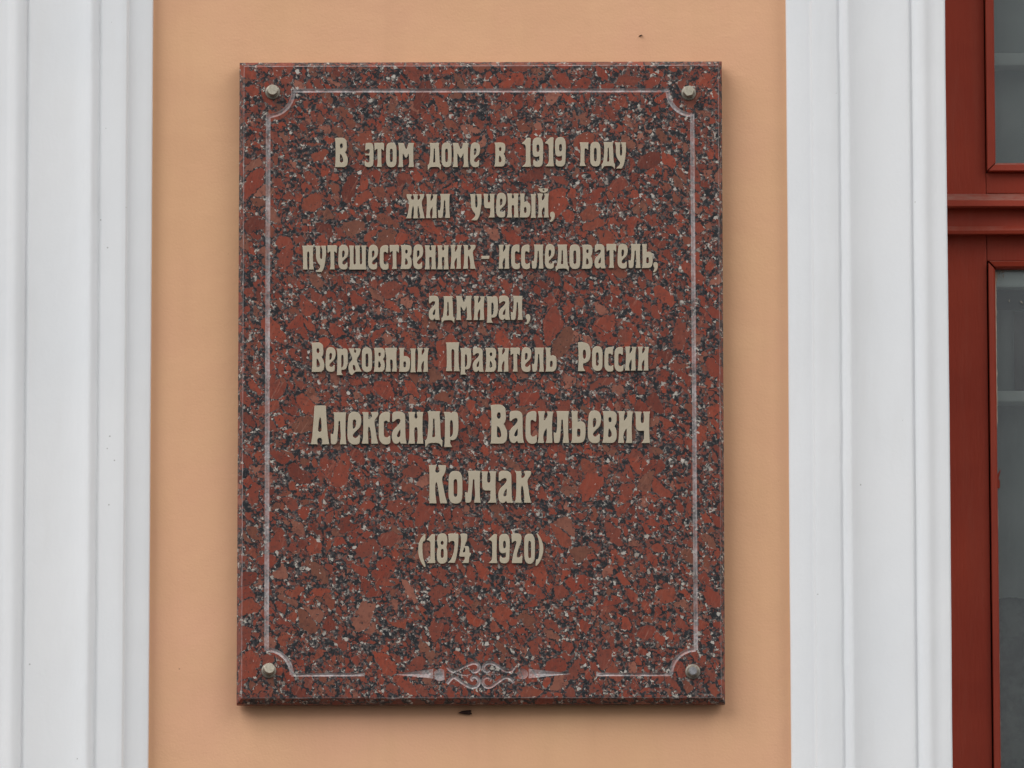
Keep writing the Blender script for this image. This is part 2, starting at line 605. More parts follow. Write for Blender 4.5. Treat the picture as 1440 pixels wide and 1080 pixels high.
# rails
box('rail', (XS, YF + 0.0006, pz(272)), (RX, YF + 0.055, pz(243)), M_RED, win, 0.001)
box('rail', (XS, YF + 0.0008, pz(366.5)), (RX, YF + 0.055, pz(331)), M_RED, win, 0.001)
box('rail', (XS, YF + 0.0006, ZW1 - 0.06), (RX, YF + 0.055, ZW1), M_RED, win, 0.001)
box('rail', (XS, YF + 0.0006, ZW0), (RX, YF + 0.055, ZW0 + 0.09), M_RED, win, 0.001)


def extrude_x(name, prof, x0, x1, mat, parent, seg=24, wob=0.0004, seed=0.0):
    """profile of (y,z) run along x"""
    vs, fs = [], []
    n = len(prof)
    for j in range(seg + 1):
        x = x0 + (x1 - x0) * j / seg
        for (y, z) in prof:
            vs.append((x, y + wob * noise.noise(Vector((x * 12, z * 40, seed))), z + wob * noise.noise(Vector((x * 9, 7 + z * 40, seed)))))
    for j in range(seg):
        for i in range(n - 1):
            a = j * n + i
            fs.append((a, a + 1, a + n + 1, a + n)[::-1])
    fs.append(tuple(range(n)))
    fs.append(tuple(seg * n + i for i in range(n))[::-1])
    o = mesh_obj(name, vs, fs, mat, parent, smooth=True)
    o.data.set_sharp_from_angle(angle=math.radians(35)) if hasattr(o.data, 'set_sharp_from_angle') else None
    return o


def zq(y, d): return at(1380, y, YF - d).z
# transom moulding: sloping cap, drip, band
prof = [(YF + 0.02, zq(272.5, 0.0)), (YF - 0.002, zq(273, 0.0)), (YF - 0.020, zq(279, 0.020)), (YF - 0.030, zq(281.5, 0.030)), (YF - 0.031, zq(289.5, 0.031)),
        (YF - 0.029, zq(291.5, 0.029)), (YF - 0.018, zq(292.5, 0.018)), (YF - 0.013, zq(294, 0.013)), (YF - 0.014, zq(300, 0.014)), (YF - 0.015, zq(318, 0.015)),
        (YF - 0.020, zq(324, 0.020)), (YF - 0.019, zq(328.5, 0.019)), (YF - 0.016, zq(330, 0.016)), (YF - 0.001, zq(331, 0.0)), (YF + 0.02, zq(331.2, 0.0))]
extrude_x('transom_moulding', prof, X0 + 0.001, WX - 0.001, M_RED, win, 60, 0.0006)


def bead_ring(x0, x1, z0, z1, wdt, yb, yt, inner, names='glazing_bead'):
    """four mitred beads framing a light. (x0..x1,z0..z1) outer size, wdt wide; section slopes to the glass"""
    O = [(x0, z0), (x1, z0), (x1, z1), (x0, z1)]
    I = [(x0 + wdt, z0 + wdt), (x1 - wdt, z0 + wdt), (x1 - wdt, z1 - wdt), (x0 + wdt, z1 - wdt)]
    g = 0.0004
    for k in range(4):
        a, b = O[k], O[(k + 1) % 4]
        c, d = I[(k + 1) % 4], I[k]
        def lerp(p, q, t): return (p[0] + (q[0] - p[0]) * t, p[1] + (q[1] - p[1]) * t)
        seg = 20
        vs, fs = [], []
        for j in range(seg + 1):
            t = j / seg
            tt = g / 0.3 + t * (1 - 2 * g / 0.3)
            po, pi_ = lerp(a, b, tt), lerp(d, c, tt)
            wv = 0.0007 * noise.noise(Vector((po[0] * 9, po[1] * 9, k * 3.1)))
            m1 = lerp(po, pi_, 0.08)
            m2 = lerp(po, pi_, 0.75)
            for (pp, yy) in ((po, yb), (po, yt + 0.001), (m1, yt), (m2, yt + 0.0015), (pi_, yt + 0.005), (pi_, inner)):
                vs.append((pp[0], yy + wv * (yy < yb), pp[1]))
        n = 6
        for j in range(seg):
            for i in range(n - 1):
                q = j * n + i
                fs.append((q, q + 1, q + n + 1, q + n)[::-1])
        fs.append(tuple(range(n)))
        fs.append(tuple(seg * n + i for i in range(n))[::-1])
        mesh_obj(names, vs, fs, M_RED, win)


# upper sash
zb_up = pz(242.5)
bead_ring(XS + 0.0008, RX - 0.0008, zb_up, ZW1 - 0.062, XG - XS - 0.0006, YF + 0.004, YF - 0.009, YF + 0.0108)
box('glass_pane', (XG - 0.006, YF + 0.0110, pz(232) - 0.006), (RX - (XG - XS) + 0.006, YF + 0.0145, ZW1 - 0.066), M_GLASS, win, 0)
# lower sash
zt_lo = pz(368)
bead_ring(XS + 0.0012, RX - 0.0012, ZW0 + 0.092, zt_lo, XG2 - XS - 0.0006, YF + 0.004, YF - 0.006, YF + 0.0108)
box('glass_pane', (XG2 - 0.006, YF + 0.0110, ZW0 + 0.095), (RX - (XG2 - XS) + 0.006, YF + 0.0145, pz(375) + 0.004), M_GLASS, win, 0)
# ragged strips of old putty along the glass edge
vs, fs = [], []
N = 160
for j in range(N + 1):
    z = pz(380) + (ZW0 + 0.12 - pz(380)) * j / N
    wd = max(0.0, 0.0016 + 0.0016 * noise.noise(Vector((0, 0, z * 22))) + 0.001 * noise.noise(Vector((0, 3, z * 90)))) * (1.5 if z > pz(600) else 0.7)
    if z > pz(392): wd += 0.002
    vs += [(XG2 - 0.001, YF + 0.0095, z), (XG2 + wd, YF + 0.0102, z), (XG2 + wd, YF + 0.0108, z)]
for j in range(N):
    a = j * 3
    fs += [(a, a + 1, a + 4, a + 3), (a + 1, a + 2, a + 5, a + 4)]
mesh_obj('putty', vs, fs, M_PUTTY, win)
# sliver of lifted red paint on the glass edge
v0 = at(1403.0, 660, YF + 0.02)
pts = [(1402.0, 668), (1406.2, 661), (1407.2, 660.5), (1405.6, 668), (1404.2, 674), (1406.0, 674.5), (1406.2, 686), (1402.6, 687)]
vs = [at(a, b, YF + 0.0070) for a, b in pts] + [at(a, b, YF + 0.0088) for a, b in pts]
n = len(pts)
fs = [tuple(range(n)), tuple(range(2 * n - 1, n - 1, -1))] + [(i, i + n, (i + 1) % n + n, (i + 1) % n) for i in range(n)]
mesh_obj('paint_flake', vs, fs, M_RED, win)

# specks of old white paint left on the lower pane
for pts in ([(1404, 381), (1406, 380), (1406.5, 384), (1405, 386)], [(1408.5, 380.5), (1412, 380), (1412.5, 383), (1409, 384)],
            [(1410, 386), (1412, 385.5), (1411.5, 391), (1410.3, 390)], [(1404.5, 388), (1406, 387), (1405.5, 391)], [(1418.7, 421.5), (1419.8, 421), (1420, 425), (1419, 425)],
            [(1434.6, 422.5), (1437, 424), (1438.5, 427.5), (1436, 425.5)]):
    n = len(pts)
    vs = [at(a, b, YF + 0.0088) for a, b in pts] + [at(a, b, YF + 0.0107) for a, b in pts]
    mesh_obj('paint_speck', vs, [tuple(range(n)), tuple(range(2 * n - 1, n - 1, -1))] + [(i, i + n, (i + 1) % n + n, (i + 1) % n) for i in range(n)], M_PUTTY, win)

# reveal / jamb behind frame and the dim space between the double windows
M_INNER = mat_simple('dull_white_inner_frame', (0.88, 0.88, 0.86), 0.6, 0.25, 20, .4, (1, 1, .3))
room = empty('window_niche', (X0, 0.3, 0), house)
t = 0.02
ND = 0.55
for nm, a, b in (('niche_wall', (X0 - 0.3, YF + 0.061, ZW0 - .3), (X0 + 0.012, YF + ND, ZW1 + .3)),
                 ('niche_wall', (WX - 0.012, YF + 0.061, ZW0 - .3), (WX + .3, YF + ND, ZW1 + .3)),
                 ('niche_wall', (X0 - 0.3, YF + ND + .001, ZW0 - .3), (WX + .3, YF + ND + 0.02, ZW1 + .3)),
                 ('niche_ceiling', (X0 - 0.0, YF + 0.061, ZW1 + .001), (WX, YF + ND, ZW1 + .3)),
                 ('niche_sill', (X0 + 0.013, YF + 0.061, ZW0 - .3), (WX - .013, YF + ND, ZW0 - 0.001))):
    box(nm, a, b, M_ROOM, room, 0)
YI = YF + 0.06
inner = empty('inner_window', (px(1420, 540, YI), YI, 0), house)
tag(inner, 'dull white inner window behind the red brown one')


def ibar(y0, y1, dy=0.0, mat=None, x0=None, th=0.035, name='rail'):
    za, zb = at(1420, y1, YI + dy).z, at(1420, y0, YI + dy).z
    box(name, (X0 + 0.013 if x0 is None else x0, YI + dy, za), (WX - 0.013, YI + dy + th, zb), mat or M_INNER, inner, 0.003)


ibar(376 - 10, 404, -0.043, th=0.02)                       # head of the lower inner sash
ibar(549, 565)                           # glazing bar
ibar(74, 92)                             # bar in the upper light
box('stile', (X0 + 0.0135, YI + 0.002, ZW0), (px(1396, 540, YI), YI + 0.035, ZW1), M_INNER, inner, 0.003)

# curtain behind the inner window


def mat_curtain():
    k = NT('grey_net_curtain')
    co = k.tc.outputs['Object']
    n = k.noise(k.mapping(co, scale=(3, 3, 1)), 6.0, 5).outputs[0]
    n2 = k.noise(co, 30.0, 5, .7).outputs[0]
    c = k.mix(k.ramp(n, [(0.35, 0.0), (0.68, 1.0)]), (0.40, 0.42, 0.41), (0.24, 0.255, 0.25))
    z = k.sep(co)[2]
    # tree reflections of the glass, painted dark and mottled into the lower cloth
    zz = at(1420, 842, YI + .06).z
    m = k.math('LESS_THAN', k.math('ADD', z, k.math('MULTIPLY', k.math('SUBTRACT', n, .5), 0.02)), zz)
    tree_refl = k.mix(k.ramp(n2, [(0.42, 0.0), (0.6, 1.0)]), (0.17, 0.18, 0.17), (0.025, 0.027, 0.026))
    c = k.mix(m, c, tree_refl)
    k.link(c, k.b.inputs['Base Color'])
    k.b.inputs['Roughness'].default_value = 0.95
    k.b.inputs['Specular IOR Level'].default_value = 0.1
    return k.m


def curtain(name, ya, yb, y, mat, label, amp=0.006, x0=None, seed=0):
    z1, z0 = at(1420, ya, y).z, at(1420, yb, y).z
    x0 = X0 + 0.02 if x0 is None else x0
    nx, nz = 160, 50
    vs, fs = [], []
    for j in range(nz + 1):
        for i in range(nx + 1):
            x = x0 + (WX - 0.02 - x0) * i / nx
            z = z0 + (z1 - z0) * j / nz
            yy = y + amp * math.sin(x * 95 + 1.6 * noise.noise(Vector((x * 5, seed, z * 2)))) + amp * noise.noise(Vector((x * 9, seed + 3, z * 3)))
            vs.append((x, yy, z))
    for j in range(nz):
        for i in range(nx):
            a = j * (nx + 1) + i
            fs.append((a, a + 1, a + nx + 2, a + nx + 1))
    b = len(vs)
    vs += [(v[0], v[1] + 0.0012, v[2]) for v in vs]
    fs += [tuple(q + b for q in f)[::-1] for f in fs]
    o = mesh_obj(name, vs, fs, mat, None, smooth=True, origin=(0, 0, 0))
    o.location = (0, 0, 0)
    tag(o, label, 'curtain')
    return o


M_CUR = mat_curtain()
M_CURD = mat_simple('dark_grey_blind', (0.13, 0.125, 0.12), 0.9, 0.3, 7, .1)
M_RUST = mat_simple('dark_brown_cloth', (0.085, 0.050, 0.045), 0.95, 0.3, 9, .1)
curtain('net_curtain', 436, 1500, YI + 0.055, M_CUR, 'grey net curtain with dark mottled tree reflections painted on its lower part behind the lower window glass', 0.003, seed=2)
curtain('upper_curtain', -140, 272, YI + 0.055, mat_simple('dull_grey_cloth', (0.56, 0.58, 0.57), 0.95, 0.45, 4, .1),
        'dull grey curtain behind the upper window glass', 0.003, seed=8)
# dark gap above lower curtain is the shaded niche itself
o = curtain('brown_drape', 438, 560, YI + 0.046, M_RUST, 'dark brown drape edge hanging behind the lower glass at the right', 0.002,
            x0=px(1426, 500, YI + .05), seed=5)

# ------------------------------------------------------------------ plaque
YB, YE, YP = -0.005, -0.019, -0.0265      # back, bevel start, polished front
plaque = empty('memorial_plaque', at(676, 540, YB))
tag(plaque, 'red granite memorial plaque with raised beige lettering bolted to the peach wall', 'plaque')

C_OUT = [(332.6, 990.2), (1019.6, 989.2), (1014.9, 86.4), (337.0, 88.3)]        # BL BR TR TL
C_IN = [(340.2, 981.0), (1013.9, 980.3), (1009.6, 92.0), (343.8, 94.0)]


def strip_outline(pts, w0, w1=None, closed=False):
    """left and right offset lines of a polyline, widths in px"""
    n = len(pts)
    L, R = [], []
    for i in range(n):
        if closed:
            a, b = pts[(i - 1) % n], pts[(i + 1) % n]
        else:
            a, b = pts[max(0, i - 1)], pts[min(n - 1, i + 1)]
        dx, dy = b[0] - a[0], b[1] - a[1]
        l = math.hypot(dx, dy) or 1
        nx, ny = -dy / l, dx / l
        t = i / (n - 1)
        if callable(w0): w_ = w0(t)
        else: w_ = w0 if w1 is None else w0 + (w1 - w0) * t
        L.append((pts[i][0] + nx * w_ / 2, pts[i][1] + ny * w_ / 2))
        R.append((pts[i][0] - nx * w_ / 2, pts[i][1] - ny * w_ / 2))
    return L, R


def catmull(pts, sub=6):
    out = []
    n = len(pts)
    for i in range(n - 1):
        p0, p1, p2, p3 = pts[max(0, i - 1)], pts[i], pts[i + 1], pts[min(n - 1, i + 2)]
        for s in range(sub):
            t = s / sub
            out.append(tuple(0.5 * ((2 * p1[k]) + (-p0[k] + p2[k]) * t + (2 * p0[k] - 5 * p1[k] + 4 * p2[k] - p3[k]) * t * t
                                    + (-p0[k] + 3 * p1[k] - 3 * p2[k] + p3[k]) * t ** 3) for k in (0, 1)))
    out.append(pts[-1])
    return out


def arc(cx, cy, r, a0, a1, n=14):
    return [(cx + r * math.cos(math.radians(a0 + (a1 - a0) * i / n)), cy + r * math.sin(math.radians(a0 + (a1 - a0) * i / n))) for i in range(n + 1)]


def line(a, b, n=2): return [(a[0] + (b[0] - a[0]) * i / n, a[1] + (b[1] - a[1]) * i / n) for i in range(n + 1)]


TLc, TRc, BLc, BRc = (377.2, 127.4), (973.4, 127.0), (374.8, 949.0), (978.6, 948.4)
LW = 6.0
border = [
    (line((TLc[0] + 35, TLc[1]), (TRc[0] - 33, TRc[1]), 30), LW - 0.6),
    (arc(TLc[0], TLc[1], 35.5, 0, 90), LW),
    (line((TLc[0], TLc[1] + 34), (BLc[0], BLc[1] - 34), 40), LW + .6),
    (arc(BLc[0], BLc[1], 35.5, -90, 0), LW),
    (line((BLc[0] + 35, BLc[1]), (512.6, 948.6), 6), LW - 1.2),
    (arc(TRc[0], TRc[1], 34.5, 90, 180), LW),
    (line((TRc[0], TRc[1] + 33), (BRc[0], BRc[1] - 34), 40), LW),
    (arc(BRc[0], BRc[1], 35, 180, 270), LW),
    (line((838.5, 948.4), (BRc[0] - 34, BRc[1]), 6), LW - 1.2),
]


def o1(pts): return [(550 + x / 10.286, 922 + y / 10.286) for x, y in pts]
def o2(pts): return [(670 + x / 10.286, 922 + y / 10.286) for x, y in pts]


SW = lambda t: 1.6 + 2.4 * math.sin(math.pi * min(1, t * 1.0 + .12)) ** 0.6
orn = [
    (catmull(o1([(815, 160), (850, 205), (900, 230), (960, 205), (1030, 165), (1110, 130), (1200, 105), (1258, 130), (1272, 180), (1240, 222), (1190, 232), (1168, 200)])), 4.8),
    (catmull(o1([(808, 405), (850, 350), (905, 312), (960, 335), (1030, 390), (1110, 438), (1180, 458), (1248, 432), (1272, 370), (1240, 318), (1190, 302), (1165, 335), (1190, 360)])), 5.0),
    (catmull(o1([(935, 240), (990, 262), (1070, 282), (1150, 268)])), lambda t: 3.6 * (1 - t) + 1.0),
    (catmull(o1([(1060, 270), (1090, 290), (1112, 312)])), 1.6),
    (catmull(o2([(548, 160), (515, 208), (460, 228), (400, 210), (320, 155), (230, 110), (150, 112), (105, 155), (108, 205), (150, 232), (190, 208)])), 4.6),
    (catmull(o2([(540, 395), (505, 340), (440, 312), (370, 335), (290, 392), (210, 446), (140, 452), (95, 400), (100, 340), (150, 310), (198, 330), (185, 368)])), 4.6),
    (line(*o2([(208, 268), (342, 268)]), 3), 2.0),
    (line(*o2([(255, 215), (248, 312)]), 3), 1.8),
    (line(*o2([(300, 238), (308, 292)]), 2), 1.4),
    (line(*o1([(45, 270), (610, 262)]), 8), lambda t: 0.8 + 12.5 * t),
    (line(*o1([(625, 285), (770, 275)]), 5), lambda t: 10 + 7 * math.sin(t * 2.6)),
    (line(*o2([(1360, 262), (755, 258)]), 8), lambda t: 0.8 + 12.5 * t),
]


def p2(pt, y=YP):
    v = at(pt[0], pt[1], y)
    return (v.x, v.z)


outer_in = [p2(c) for c in C_IN]
cdt_v, cdt_f = [], []


def addpoly(poly):
    if sum(poly[i][0] * poly[(i + 1) % len(poly)][1] - poly[(i + 1) % len(poly)][0] * poly[i][1] for i in range(len(poly))) < 0:
        poly = poly[::-1]
    b = len(cdt_v)
    cdt_v.extend(Vector(p) for p in poly)
    cdt_f.append(list(range(b, b + len(poly))))


addpoly(outer_in)
grooves = {'engraved_border': ([], []), 'engraved_ornament': ([], [])}


def add_groove(kind, pts, wd, depth):
    L, R = strip_outline(pts, wd)
    Lw, Rw = [p2(p) for p in L], [p2(p) for p in R]
    addpoly(Lw + Rw[::-1])
    vs, fs = grooves[kind]
    b = len(vs)
    n = len(pts)
    for i in range(n):
        l, r = Lw[i], Rw[i]
        ww = math.hypot(l[0] - r[0], l[1] - r[1])
        dd = min(depth, ww * 0.42)
        if i in (0, n - 1): dd *= 0.25
        m = ((l[0] + r[0]) / 2, (l[1] + r[1]) / 2)
        vs += [(l[0], YP, l[1]), (m[0], YP + dd, m[1]), (r[0], YP, r[1])]
    for i in range(n - 1):
        a = b + i * 3
        fs += [(a, a + 1, a + 4, a + 3), (a + 1, a + 2, a + 5, a + 4)]


for pts, wd in border: add_groove('engraved_border', pts, wd, 0.0016)
for pts, wd in orn: add_groove('engraved_ornament', pts, wd, 0.0016)
# round dimple of the ornament
ctr = o2([(667, 265)])[0]
ring = [(ctr[0] + 7.6 * math.cos(a * math.pi / 12), ctr[1] + 7.4 * math.sin(a * math.pi / 12)) for a in range(24)]
addpoly([p2(p) for p in ring])
vs, fs = grooves['engraved_ornament']
b = len(vs)
for rr, dd in ((1.0, 0.0), (0.8, 0.0008), (0.45, 0.0014)):
    for p in ring:
        q = p2((ctr[0] + (p[0] - ctr[0]) * rr, ctr[1] + (p[1] - ctr[1]) * rr))
        vs.append((q[0], YP + dd, q[1]))
q = p2(ctr)
vs.append((q[0], YP + 0.0016, q[1]))
for k_ in range(2):
    for i in range(24):
        fs.append((b + k_ * 24 + i, b + k_ * 24 + (i + 1) % 24, b + (k_ + 1) * 24 + (i + 1) % 24, b + (k_ + 1) * 24 + i))
for i in range(24):
    fs.append((b + 48 + i, b + 48 + (i + 1) % 24, b + 72))

rv, re, rf, ov, oe, of_ = delaunay_2d_cdt(cdt_v, [], cdt_f, 1, 1e-7)
sv = [(v[0], YP, v[1]) for v in rv]
sf = []
for f, og in zip(rf, of_):
    if list(og) == [0] or (0 in og and len(og) == 1):
        sf.append(tuple(f)[::-1])
# bevel, edge and back
b = len(sv)
inn = [at(*c, YP) for c in C_IN]
out = [at(*c, YE) for c in C_OUT]
bk = [Vector((v.x, YB, v.z)) for v in out]
NS = 90
mats = [0] * len(sf)


def ringpts(k4, f):
    """subdivided side k4 of the slab, f = function(inner, outer, world position) giving the point"""
    a, b_ = inn[k4], inn[(k4 + 1) % 4]
    c, d = out[k4], out[(k4 + 1) % 4]
    return [f(a.lerp(b_, i / NS), c.lerp(d, i / NS)) for i in range(NS + 1)]


def f_arris(p, q):
    w_ = 0.10 + 0.10 * abs(noise.noise(p * 60.0)) + (0.16 if noise.noise(p * 38.0 + Vector((5, 0, 0))) > 0.45 else 0)
    v = p.lerp(q, w_)
    v.y = YP + (q.y - YP) * w_ * 0.55
    return v


for k4 in range(4):
    rows = [ringpts(k4, lambda p, q: p), ringpts(k4, f_arris), ringpts(k4, lambda p, q: q.lerp(p, 0.0)),
            ringpts(k4, lambda p, q: Vector((q.x, YB, q.z)))]
    for ri in range(3):
        b = len(sv)
        sv += [tuple(v) for v in rows[ri]] + [tuple(v) for v in rows[ri + 1]]
        for i in range(NS):
            sf.append((b + i, b + i + 1, b + NS + 1 + i + 1, b + NS + 1 + i)[::-1])
            mats.append((2, 1, 1)[ri])
b = len(sv)
sv += [tuple(v) for v in bk]
sf.append((b, b + 1, b + 2, b + 3)[::-1])
mats.append(1)
PO = wpos(plaque)
slab = mesh_obj('granite_slab', sv, sf, M_GRAN, plaque, origin=PO)
slab.data.materials.append(M_HONE)
slab.data.materials.append(M_ARRIS)
slab.data.polygons.foreach_set('material_index', mats)
for nm, (vs, fs) in grooves.items():
    mesh_obj(nm, vs, fs, M_ENGR if nm == 'engraved_border' else M_ORN, plaque, origin=PO)

# ------------------------------------------------------------------ lettering
# every glyph: crop origin, zoom, baseline (zoomed px), size class, contours.  '~' marks a smooth point
G = {}


def glyph(ch, ox, oy, z, base, big, *contours):
    cs = []
    for c in contours:
        pts = []
        for tok in c.split():
            s = tok.endswith('~')
            x, y = tok.rstrip('~').split(',')
            k = 1.0 / z / (1.325 if big else 1.0)
            pts.append((float(x) * k, (float(y) - base) * k, s))
        cs.append(pts)
    xs = [p[0] for c in cs for p in c]
    G[ch] = (cs, min(xs), max(xs))


B15, B18 = 15.0, 18.0
glyph('А', 434, 564, 15, 912, 1, "122,112 140,94~ 345,94~ 363,112 380,440 405,720 438,912 272,912 285,870~ 285,820~ 264,787~ 232,777~ 202,787~ 181,818~ 183,870~ 195,912 43,912 75,740 100,430",
      "240,343~ 220,400~ 205,520~ 200,620~ 212,645~ 238,650~ 262,635~ 272,600~ 270,480~ 260,380~")
glyph('л', 434, 564, 15, 912, 1, "522,237 796,237 783,310~ 780,450~ 780,720~ 798,912 655,912 678,760~ 668,560~ 662,435~ 647,418~ 632,435~ 628,520~ 612,700~ 602,830~ 588,885~ 560,912~ 485,912 472,890 465,692~ 495,692~ 520,705 535,600~ 541,420~ 536,310~")
glyph('е', 434, 564, 15, 912, 1, "965,222~ 905,235~ 855,282~ 835,360~ 820,560~ 820,760~ 845,850~ 895,902~ 950,918~ 1020,915~ 1065,893~ 1083,850 1080,725 1060,715 1035,750~ 1000,777~ 955,768~ 932,735~ 945,695~ 1000,635~ 1075,560~ 1105,470~ 1110,370~ 1085,285~ 1035,238~",
      "965,390~ 938,408~ 930,470~ 932,570 945,585 980,560~ 1000,500~ 1003,430~ 990,400~")
glyph('к', 505, 564, 15, 900, 1, "62,232 205,232 192,255~ 200,275~ 195,310~ 197,378 235,372~ 266,335~ 268,290~ 245,250~ 262,232 380,228~ 402,250~ 400,290~ 375,345~ 335,400~ 325,450~ 340,560~ 365,740~ 403,900 255,900 258,800~ 245,660~ 225,565~ 208,542~ 195,565~ 187,660~ 190,780~ 197,900 57,900 80,780~ 87,600~ 86,300~")
glyph('с', 505, 564, 15, 902, 1, "585,222~ 520,235~ 460,270~ 425,335~ 415,450~ 412,650~ 418,780~ 445,852~ 490,900~ 550,917~ 620,908~ 655,880~ 662,845 658,730 640,732 615,755~ 575,765~ 545,750~ 525,720~ 522,560~ 525,440~ 545,418~ 580,415~ 605,438~ 628,450 647,435 652,262~ 635,235~")
glyph('а', 505, 564, 15, 900, 1, "845,218~ 760,222~ 712,245 700,280 698,430 715,440~ 740,430~ 770,400~ 820,378~ 855,385~ 870,415~ 860,455~ 820,510~ 745,580~ 700,660~ 690,760~ 705,840~ 740,890~ 790,905~ 830,885~ 855,855 880,900 1005,900 985,800~ 975,600~ 972,330~ 950,265~ 900,228~",
      "870,598 840,635~ 810,690~ 800,740~ 820,762~ 850,755~ 868,735 872,680")
glyph('н', 505, 564, 15, 900, 1, "1035,228 1175,228 1186,250~ 1170,300~ 1174,350~ 1200,370~ 1228,352~ 1225,300~ 1212,252~ 1222,228 1355,228 1345,290~ 1338,450~ 1340,700~ 1355,900 1215,900 1232,820~ 1232,640~ 1228,575~ 1200,555~ 1172,572~ 1165,640~ 1168,780~ 1180,900 1035,900 1058,780~ 1060,500~ 1050,300~")
glyph('д', 570, 564, 15, 900, 1, "470,215 738,212 724,290~ 735,420~ 745,700~ 755,790~ 785,830 780,965 765,962 735,915~ 700,892~ 600,885~ 500,895~ 465,925~ 435,970 420,965 420,830 440,815~ 462,760~ 480,600~ 490,430~ 486,300~",
      "590,380~ 613,380~ 618,440 628,730 620,758~ 575,760~ 568,735 580,600 585,440")
glyph('р', 570, 564, 15, 900, 1, "808,228 945,228 965,252~ 1000,225~ 1060,225~ 1100,260~ 1115,330~ 1120,560~ 1105,700~ 1070,790~ 1020,822~ 970,825~ 950,818 945,880~ 965,935~ 995,970 820,972 830,850~ 835,600~ 832,320~",
      "965,405~ 946,430~ 942,600 940,760 965,752~ 995,705~ 1005,620~ 1003,480~ 990,420~")
glyph('В', 684, 560, 15, 958, 1, "88,150 150,136~ 220,132~ 300,135~ 360,165~ 400,220~ 410,320~ 412,430~ 395,500~ 365,540 395,600~ 430,680~ 440,780~ 425,880~ 390,930~ 345,958~ 85,958 98,880~ 105,600~ 101,300~",
      "265,300~ 235,315~ 222,360~ 232,410~ 265,435~ 295,415~ 302,365~ 292,315~",
      "228,595 222,700 225,810 250,825~ 290,822~ 312,795~ 310,740~ 290,665~ 260,612~")
glyph('и', 684, 560, 15, 945, 1, "1090,275 1230,270 1237,305~ 1218,360~ 1215,450~ 1228,468~ 1260,425~ 1285,380~ 1290,325~ 1272,280 1415,280 1400,350~ 1388,500~ 1385,700~ 1395,945 1250,945 1270,880~ 1275,700 1270,640 1235,685~ 1212,740~ 1200,820~ 1218,945 1080,945 1095,860~ 1108,600~ 1108,400~")
glyph('ь', 760, 560, 15, 943, 1, "650,270 795,270 780,340~ 785,420 785,495 830,485~ 880,490~ 925,520~ 948,575~ 952,700~ 945,820~ 920,890~ 880,930~ 830,943~ 645,943 665,860~ 668,600~ 662,350~",
      "785,650~ 830,650~ 842,690~ 840,785~ 825,808~ 785,808~ 775,780~ 775,680~")
glyph('в', 826, 560, 15, 943, 1, "318,272 420,268~ 500,268~ 570,282~ 612,335~ 618,420~ 610,520~ 572,590 605,645~ 620,740~ 615,840~ 590,900~ 535,943~ 312,943 335,850~ 345,600~ 338,350~",
      "478,402~ 452,415~ 445,455~ 455,495~ 482,510~ 505,490~ 510,445~ 500,412~",
      "455,640 445,700~ 440,790~ 450,818~ 480,820~ 508,795~ 512,740~ 495,690~ 470,650~")
glyph('ч', 826, 560, 15, 945, 1, "1005,280 1145,285 1130,360~ 1128,490~ 1145,520~ 1180,515~ 1192,480~ 1192,370~ 1175,282 1320,280 1308,360~ 1303,600~ 1308,800~ 1320,945 1135,945 1175,900~ 1192,840~ 1195,690 1160,688~ 1090,690~ 1045,665~ 1025,620~ 1020,500~ 1020,370~")
glyph('К', 598, 648, 15, 898, 1, "75,92 215,90 235,108~ 215,180~ 217,232~ 258,250~ 296,232~ 298,180~ 272,108~ 285,90 430,92 438,120~ 430,200~ 400,285~ 365,340~ 358,420~ 385,560~ 420,730~ 468,898 315,898 300,790~ 280,650~ 257,505~ 235,452~ 215,500~ 212,650~ 225,790~ 240,898 85,898 88,700~ 90,400~ 85,200~")
glyph('о', 598, 648, 15, 896, 1, "640,212~ 565,225~ 512,280~ 495,370~ 490,560~ 492,740~ 510,820~ 555,882~ 610,902~ 680,902~ 740,872~ 773,805~ 783,720~ 785,500~ 779,350~ 755,272~ 710,226~",
      "638,388~ 608,405~ 598,450~ 599,600~ 602,720~ 622,755~ 655,755~ 675,720~ 678,560~ 675,450~ 665,402~")
glyph('э', 466, 184, 18, 918, 0, "865,325 885,305 990,303~ 1040,330~ 1062,400~ 1068,600~ 1065,800~ 1045,880~ 1000,915~ 930,920~ 870,905 843,870 840,760 865,750 890,790~ 930,803~ 960,780~ 965,630 915,622~ 860,630 860,570 915,580~ 965,570 968,480~ 945,465~ 905,475~ 865,505 860,480")
glyph('т', 466, 184, 18, 916, 0, "1095,305 1240,305 1290,297~ 1335,320 1332,495 1318,505 1290,472~ 1265,462 1266,620~ 1268,800~ 1280,915 1150,915 1172,830~ 1170,600~ 1168,465 1140,470~ 1110,500 1095,490")
glyph('м', 538, 184, 18, 918, 0, "392,305 530,305 560,380~ 585,452~ 600,462~ 620,435~ 640,370~ 660,305 798,305 782,390~ 778,600~ 782,780~ 795,918 650,918 675,830~ 670,700~ 665,580 650,600~ 620,665~ 592,685~ 565,660~ 540,610~ 518,578 510,600~ 512,780~ 522,918 392,918 412,820~ 414,600~ 408,400~")
glyph('г', 808, 184, 18, 893, 0, "130,290 352,290 345,380 348,482 330,480 300,452~ 258,450 250,600~ 250,780~ 265,850~ 292,885 285,893 135,893 128,875 148,780~ 150,600~ 148,400~")
glyph('у', 808, 184, 18, 893, 0, "1022,290 1160,292 1150,360~ 1150,590~ 1165,625~ 1185,628~ 1200,600~ 1206,500~ 1198,380~ 1172,290 1298,290 1303,480~ 1290,620~ 1265,780~ 1235,880~ 1190,958 1055,955 1055,945 1100,905~ 1145,850~ 1150,795 1095,720~ 1060,640~ 1045,550~ 1045,400~")
